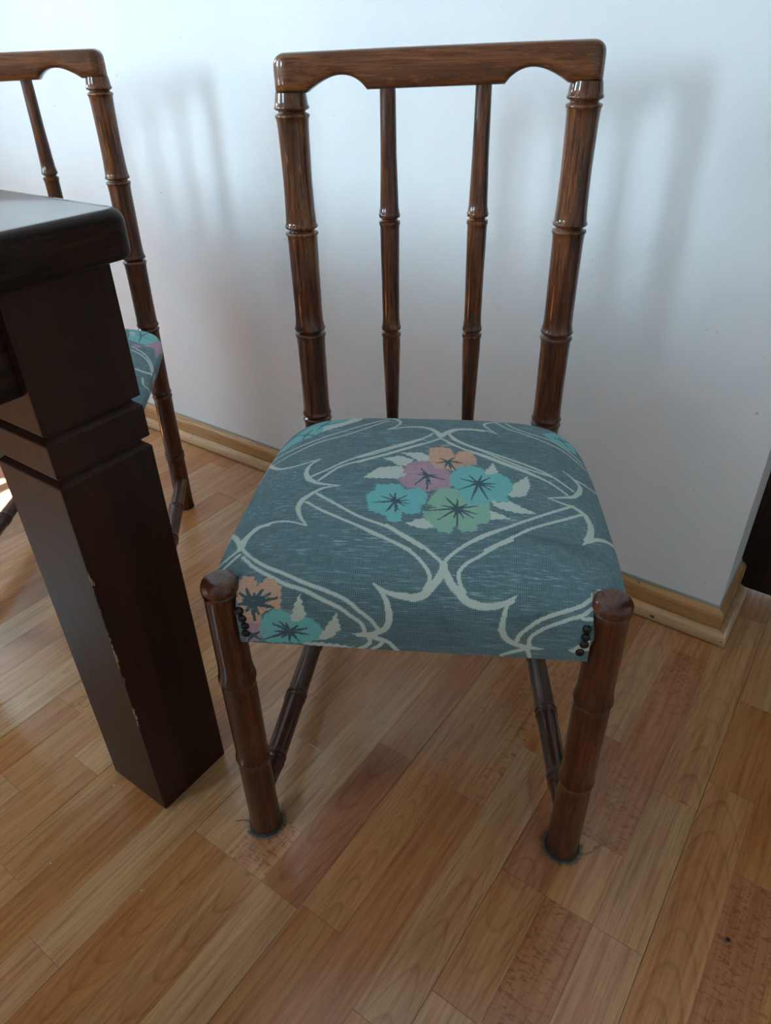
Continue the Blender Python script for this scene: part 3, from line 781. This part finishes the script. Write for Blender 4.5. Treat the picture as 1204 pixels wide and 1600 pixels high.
def make_chair(label):
    t = thing('dining_chair', label, 'chair', group='bamboo-style dining chairs')
    # front legs: bamboo-turned posts with a flattened round knob
    for s in (-1, 1):
        rf = lambda z: float(np.interp(z, [0,.02,.14,.156,.17,.29,.307,.33,.449], [.0222,.0216,.0213,.0212,.0210,.0216,.0214,.0206,.0198]))
        pts, rad = bamboo(lambda z: (s*FX, 0, z), .004, .4415, [.156, .307], rf, single=True)
        for z, r in ((.4425,.0204),(.4440,.0212),(.4452,.0196),(.4462,.0196),(.4472,.0210),(.4490,.0214),(.4530,.0210),(.4565,.0196),(.4590,.0172),(.4603,.0140),(.4608,.008)):
            pts.append((s*FX, 0, z)); rad.append(r)
        V, F = lathe(pts, rad, 32)
        # worn, slightly dented knob top
        rr = random.Random(3+s)
        V = [Vector((v.x, v.y, v.z + (rr.uniform(-.0006,.0004) if v.z > .4585 else 0))) for v in V]
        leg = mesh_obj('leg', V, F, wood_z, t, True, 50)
        pad = mesh_obj('felt_pad', *lathe([(s*FX,0,0),(s*FX,0,.003),(s*FX,0,.0045)], [.0232,.0238,.0225], 32), felt_dark, leg, True, 40)
    # rear posts, upright below the seat and raked a little above it
    for s in (-1, 1):
        rf = lambda z: float(np.interp(z, [0,.145,.30,.452,.50,.589,.62,.7345,.80,.879,.9], [.0205,.0200,.0195,.0205,.0202,.0208,.0200,.0206,.0192,.0203,.0192]))
        f = lambda z: (s*(.1790+.0045*(z-.452)), back_y(z) if z > .30 else back_y(.30), z+sag(s, z))
        pts, rad = bamboo(f, 0.004, .9005, [ZT[k] for k in ('r6','r5','r4','r3','r2','r1')], rf)
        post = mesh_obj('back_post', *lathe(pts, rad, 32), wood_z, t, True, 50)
        mesh_obj('felt_pad', *lathe([(s*.177,back_y(.30),0),(s*.177,back_y(.30),.0045)], [.0212,.0205], 32), felt_dark, post, True, 40)
    # spindles
    for s in (-1, 1):
        rf = lambda z: float(np.interp(z, [.40,.452,.575,.589,.60,.66,.735,.746,.757,.82,.905], [.0088,.0094,.0132,.0128,.0122,.0124,.0132,.0128,.0126,.0106,.0098]))
        f = lambda z: (s*.0588, back_y(z), z+sag(s, z)*.33)
        pts, rad = bamboo(f, .40, .905, [.591, .746], rf, step=.01, groove=.0022, ridge=.0014)
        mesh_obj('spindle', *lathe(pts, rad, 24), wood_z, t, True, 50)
    # top rail with the two scooped arches
    V, F = [], []; seg = 24
    E_ = .1995
    def zb(x):
        ax = abs(x)
        if ax < .0845: return .9000
        if ax < .158:
            u = (ax-.0845)/(.158-.0845)
            # quick rise then long fall like an ogee
            return .9000 + .0168*math.sin(math.pi*u**.80)**.9 - .001*u
        return .8990
    xs = sorted(set([round(v, 5) for v in np.concatenate([np.linspace(-E_, -E_+.02, 16)**1, np.linspace(-.18, .18, 150), np.linspace(E_-.02, E_, 16)])]))
    rings = []
    for x in xs:
        ax = abs(x); q = max(0, (ax-.1800)/.0196); q = min(q, .9999)
        th = .0198*math.sqrt(1-q*q) if ax > .18 else .0150+(.0198-.0150)*max(0, (ax-.12)/.06)
        q2 = min(max(0, (ax-.1835)/.0161), .9999)
        zt = .9420-.0150*(1-math.sqrt(1-q2*q2)) + .0006*math.cos(x*8)
        zl = zb(x)
        sg = -.0065*(1-(x+.18)/.36) if x < .18 else 0
        rings.append((x, (zl+zt)/2+sg, (zt-zl)/2, max(th, .0006)))
    for x, zc, hz, th in rings:
        yc = back_y(.92)
        for k in range(seg):
            an = 2*math.pi*(k+.5)/seg; c_, s_ = math.cos(an), math.sin(an)
            ex = 2/4.2
            V.append((x, yc+th*math.copysign(abs(c_)**ex, c_), zc+hz*math.copysign(abs(s_)**(2/5.0), s_)))
    for i in range(len(rings)-1):
        for k in range(seg):
            k2 = (k+1) % seg; F.append((i*seg+k, i*seg+k2, (i+1)*seg+k2, (i+1)*seg+k))
    F.append(tuple(range(seg))[::-1]); F.append(tuple(range((len(rings)-1)*seg, len(rings)*seg)))
    mesh_obj('top_rail', V, F, wood_x, t, True, 42)
    # side stretchers
    for s in (-1, 1):
        x0, x1 = .207, .182
        g = lambda u: (s*(x0+(x1-x0)*u/.42), u, .077)
        rf = lambda u: float(np.interp(u, [0,.05,.17,.29,.42], [.0125,.0150,.0158,.0150,.0128]))
        pts, rad = bamboo(g, .012, .410, [.052, .170, .290], rf, step=.01, groove=.0018, ridge=.0014)
        mesh_obj('stretcher', *lathe(pts, rad, 24), wood_y, t, True, 50)
    # upholstered seat and its tacks
    seat = bpy.data.objects.new('seat', seat_mesh()); C.objects.link(seat); seat.parent = t
    seat['label'] = 'teal jacquard seat with cream scrolls and flower bouquets'
    for s in (-1, 1):
        for k, z in enumerate((.4300, .4195, .4090, .3975)):
            c_ = (s*(.1868-.0010*k) + .0010*((k*7) % 3-1), -.0188, z)
            pts = [(c_[0], c_[1]+.003, z), (c_[0], c_[1], z), (c_[0], c_[1]-.0012, z), (c_[0], c_[1]-.0024, z), (c_[0], c_[1]-.0030, z)]
            mesh_obj('tack', *lathe(pts, [.0048,.0050,.0044,.0027,.0007], 14), tack_metal, seat, True, 60)
    return t

chair = make_chair('bamboo-style wooden dining chair with teal floral seat, standing clear beside the table')
chair.location = (-.319, .482, 0); chair.rotation_euler = (0, 0, math.radians(29.46))
chair2 = copy_tree(chair)
chair2['label'] = 'second bamboo-style dining chair tucked in behind the table leg at left'
for o_ in chair2.children:         # its cover is cut from another part of the cloth
    if o_.name.startswith('seat'): o_.data = seat_mesh(STROKES_2, PATCHES_2, DARKS_2)
chair2.location = (-1.119, .450, 0); chair2.rotation_euler = (0, 0, math.radians(39.8))

# ------------------------------------------------------------------ table
TX1, TY1 = -.607, .442       # right and far edge of the top
TX0, TY0 = -1.95, -.50
ZB, ZTOP = .776, .822
table = thing('dining_table', 'dark brown wooden dining table with square grooved leg, at the left edge', 'table', (0,0,0))
def rounded_slab(x0, x1, y0, y1, z0, z1, rc, re):
    V, F = [], []; loops = []
    nseg = 8
    def ring(ins, z):
        pts = []
        r = rc-ins
        for (cx_, cy_, a0) in ((x1-rc, y1-rc, 0), (x0+rc, y1-rc, 90), (x0+rc, y0+rc, 180), (x1-rc, y0+rc, 270)):
            for k in range(nseg+1):
                an = math.radians(a0+90*k/nseg); pts.append((cx_+r*math.cos(an), cy_+r*math.sin(an), z))
        return pts
    prof = []
    for k in range(6): an = math.radians(90*k/5); prof.append((re*.5*(1-math.sin(an)), z0+re*.5*(1-math.cos(an))))
    for k in range(8): an = math.radians(90*k/7); prof.append((re*(1-math.cos(an)), z1-re*(1-math.sin(an))))
    prof.append((re+.004, z1))
    for ins, z in prof: loops.append(ring(ins, z))
    n = len(loops[0])
    for l in loops: V += l
    for i in range(len(loops)-1):
        for k in range(n): k2 = (k+1) % n; F.append((i*n+k, i*n+k2, (i+1)*n+k2, (i+1)*n+k))
    F.append(tuple(range(n))[::-1]); F.append(tuple(range((len(loops)-1)*n, len(loops)*n)))
    return V, F
slab = mesh_obj('tabletop', *rounded_slab(TX0, TX1, TY0, TY1, ZB, ZTOP, .024, .013), tabletop_wood, table, True, 50)
slab.data.materials.append(table_x)          # the moulded edge is matt, only the flat top is polished
for p_ in slab.data.polygons:
    if not (p_.normal.z > .985): p_.material_index = 1
LH = .0600
def square_leg():
    gr = .0075
    prof = [(0,0), (.563,0), (.5700,-gr), (.5745,-gr), (.5755,0), (.6135,0), (.6205,-gr), (.6245,-gr), (.6255,0), (ZB,0)]
    V, F = [], []
    for z, d in prof:
        h = LH+d; V += [(h,-h,z),(h,h,z),(-h,h,z),(-h,-h,z)]
    n = len(prof)
    for i in range(n-1):
        for k in range(4): k2 = (k+1) % 4; F.append((4*i+k, 4*i+k2, 4*i+4+k2, 4*i+4+k))
    F.append((3,2,1,0)); F.append(tuple(4*(n-1)+k for k in range(4)))
    return V, F
lx, ly = -.7015, .3675
leg0 = mesh_obj('leg', *square_leg(), table_leg_wood, table); leg0.location = (lx, ly, 0)
bevel(leg0, .0012, 2)
for p in ((TX0+(TX1-lx), ly), (lx, TY0+(TY1-ly)), (TX0+(TX1-lx), TY0+(TY1-ly))):
    o = leg0.copy(); C.objects.link(o); o.location = (p[0], p[1], 0)
xr = lx+LH-.012; xl = TX0+(TX1-lx)-LH+.012; yf = ly+LH-.012; yn = TY0+(TY1-ly)-LH+.012
AZ0 = .668
mesh_obj('apron', *box(xr-.022, xr, TY0+(TY1-ly)+LH, ly-LH, AZ0, ZB), table_x, table)
mesh_obj('apron', *box(xl, xl+.022, TY0+(TY1-ly)+LH, ly-LH, AZ0, ZB), table_x, table)
mesh_obj('apron', *box(TX0+(TX1-lx)+LH, lx-LH, yf-.022, yf, AZ0, ZB), table_x, table)
mesh_obj('apron', *box(TX0+(TX1-lx)+LH, lx-LH, yn, yn+.022, AZ0, ZB), table_x, table)

# ------------------------------------------------------------------ dust, hairs and crumbs on the floor
def strand(name, pts, r, mat, label, cat, group=None):
    cu = bpy.data.curves.new(name, 'CURVE'); cu.dimensions = '3D'; cu.bevel_depth = r; cu.bevel_resolution = 2
    for pl in pts:
        sp = cu.splines.new('NURBS'); sp.points.add(len(pl)-1)
        for q, p in zip(sp.points, pl): q.co = (*p, 1)
        sp.use_endpoint_u = True; sp.order_u = 3
    cu.materials.append(mat)
    tmp = bpy.data.objects.new(name, cu); C.objects.link(tmp)
    me = bpy.data.meshes.new_from_object(tmp.evaluated_get(bpy.context.evaluated_depsgraph_get()))
    bpy.data.objects.remove(tmp); me.name = name
    o = bpy.data.objects.new(name, me); C.objects.link(o); tag(o, label, cat, group); return o
def lint_ring(cx_, cy_, label, seed, n=170, a0=0, a1=360):
    rr = random.Random(seed); pl = []
    for _ in range(n):
        a = math.radians(rr.uniform(a0, a1)); r0 = .0235; 
        p = Vector((cx_+r0*math.cos(a), cy_+r0*math.sin(a), .001)); out = Vector((math.cos(a), math.sin(a), 0)); tn = Vector((-math.sin(a), math.cos(a), 0))
        L = rr.uniform(.002, .0075); k = rr.uniform(-.006, .006)
        pl.append([tuple(p), tuple(p+out*L*.5+tn*k*.5+Vector((0,0,rr.uniform(0,.0025)))), tuple(p+out*L+tn*k+Vector((0,0,rr.uniform(.0002,.0015))))])
    o = strand('lint', pl, .00026, lint_mat, label, 'lint'); o['kind'] = 'stuff'; return o
LL = (-.319-FX*math.cos(math.radians(29.46)), .482-FX*math.sin(math.radians(29.46)))
LR = (-.319+FX*math.cos(math.radians(29.46)), .482+FX*math.sin(math.radians(29.46)))
lint_ring(*LL, 'grey fluff gathered round the foot of the near chair left front leg', 1)
lint_ring(*LR, 'grey fluff gathered round the foot of the near chair right front leg', 2)
strand('hair', [[(-.542,.3531,.0008),(-.5342,.3609,.0012),(-.5234,.3659,.0014),(-.5115,.3642,.0012)]], .00045, hair_mat, 'short dark hair lying beside the left front leg of the near chair', 'hair')
strand('thread', [[(-.1089,.5882,.001),(-.0957,.6018,.001),(-.093,.6116,.002),(-.097,.6122,.0022),(-.0971,.6053,.001),(-.0859,.6245,.001),(-.0687,.6409,.001)]], .00028, lint_mat, 'pale curled thread trailing right of the right front leg of the near chair', 'thread')
strand('thread', [[(-.1264,.574,.001),(-.1267,.5682,.001),(-.1191,.5657,.0015),(-.1176,.5733,.001)]], .0003, lint_mat, 'small pale thread loop just in front of the right front chair leg', 'thread')
def crumb(x, y, r, mat, label, seed):
    rr = random.Random(seed); V, F = lathe([(x,y,0),(x,y,r*.25),(x,y,r*.6),(x,y,r*.8)], [r*.8,r,r*.7,r*.2], 9)
    V = [Vector((v.x+rr.uniform(-1,1)*r*.2, v.y+rr.uniform(-1,1)*r*.2, v.z)) for v in V]
    tag(mesh_obj('crumb', V, F, mat), label, 'crumb')
crumb(.0869, .5892, .0026, plain('black_crumb', (.006,.005,.005), .8), 'black crumb on the speckled laminate strip at lower right', 3)
pale_crumb = plain('pale_crumb', (.55,.50,.42), .8)
crumb(-.7104, .1601, .0011, pale_crumb, 'tiny pale crumb on the floor left of and below the table leg', 4)
crumb(-.7409, .2893, .0014, pale_crumb, 'pale crumb beside the foot of the table leg', 5)
crumb(-.5744, .2083, .0011, pale_crumb, 'tiny pale crumb on the long board seam below the table leg', 6)
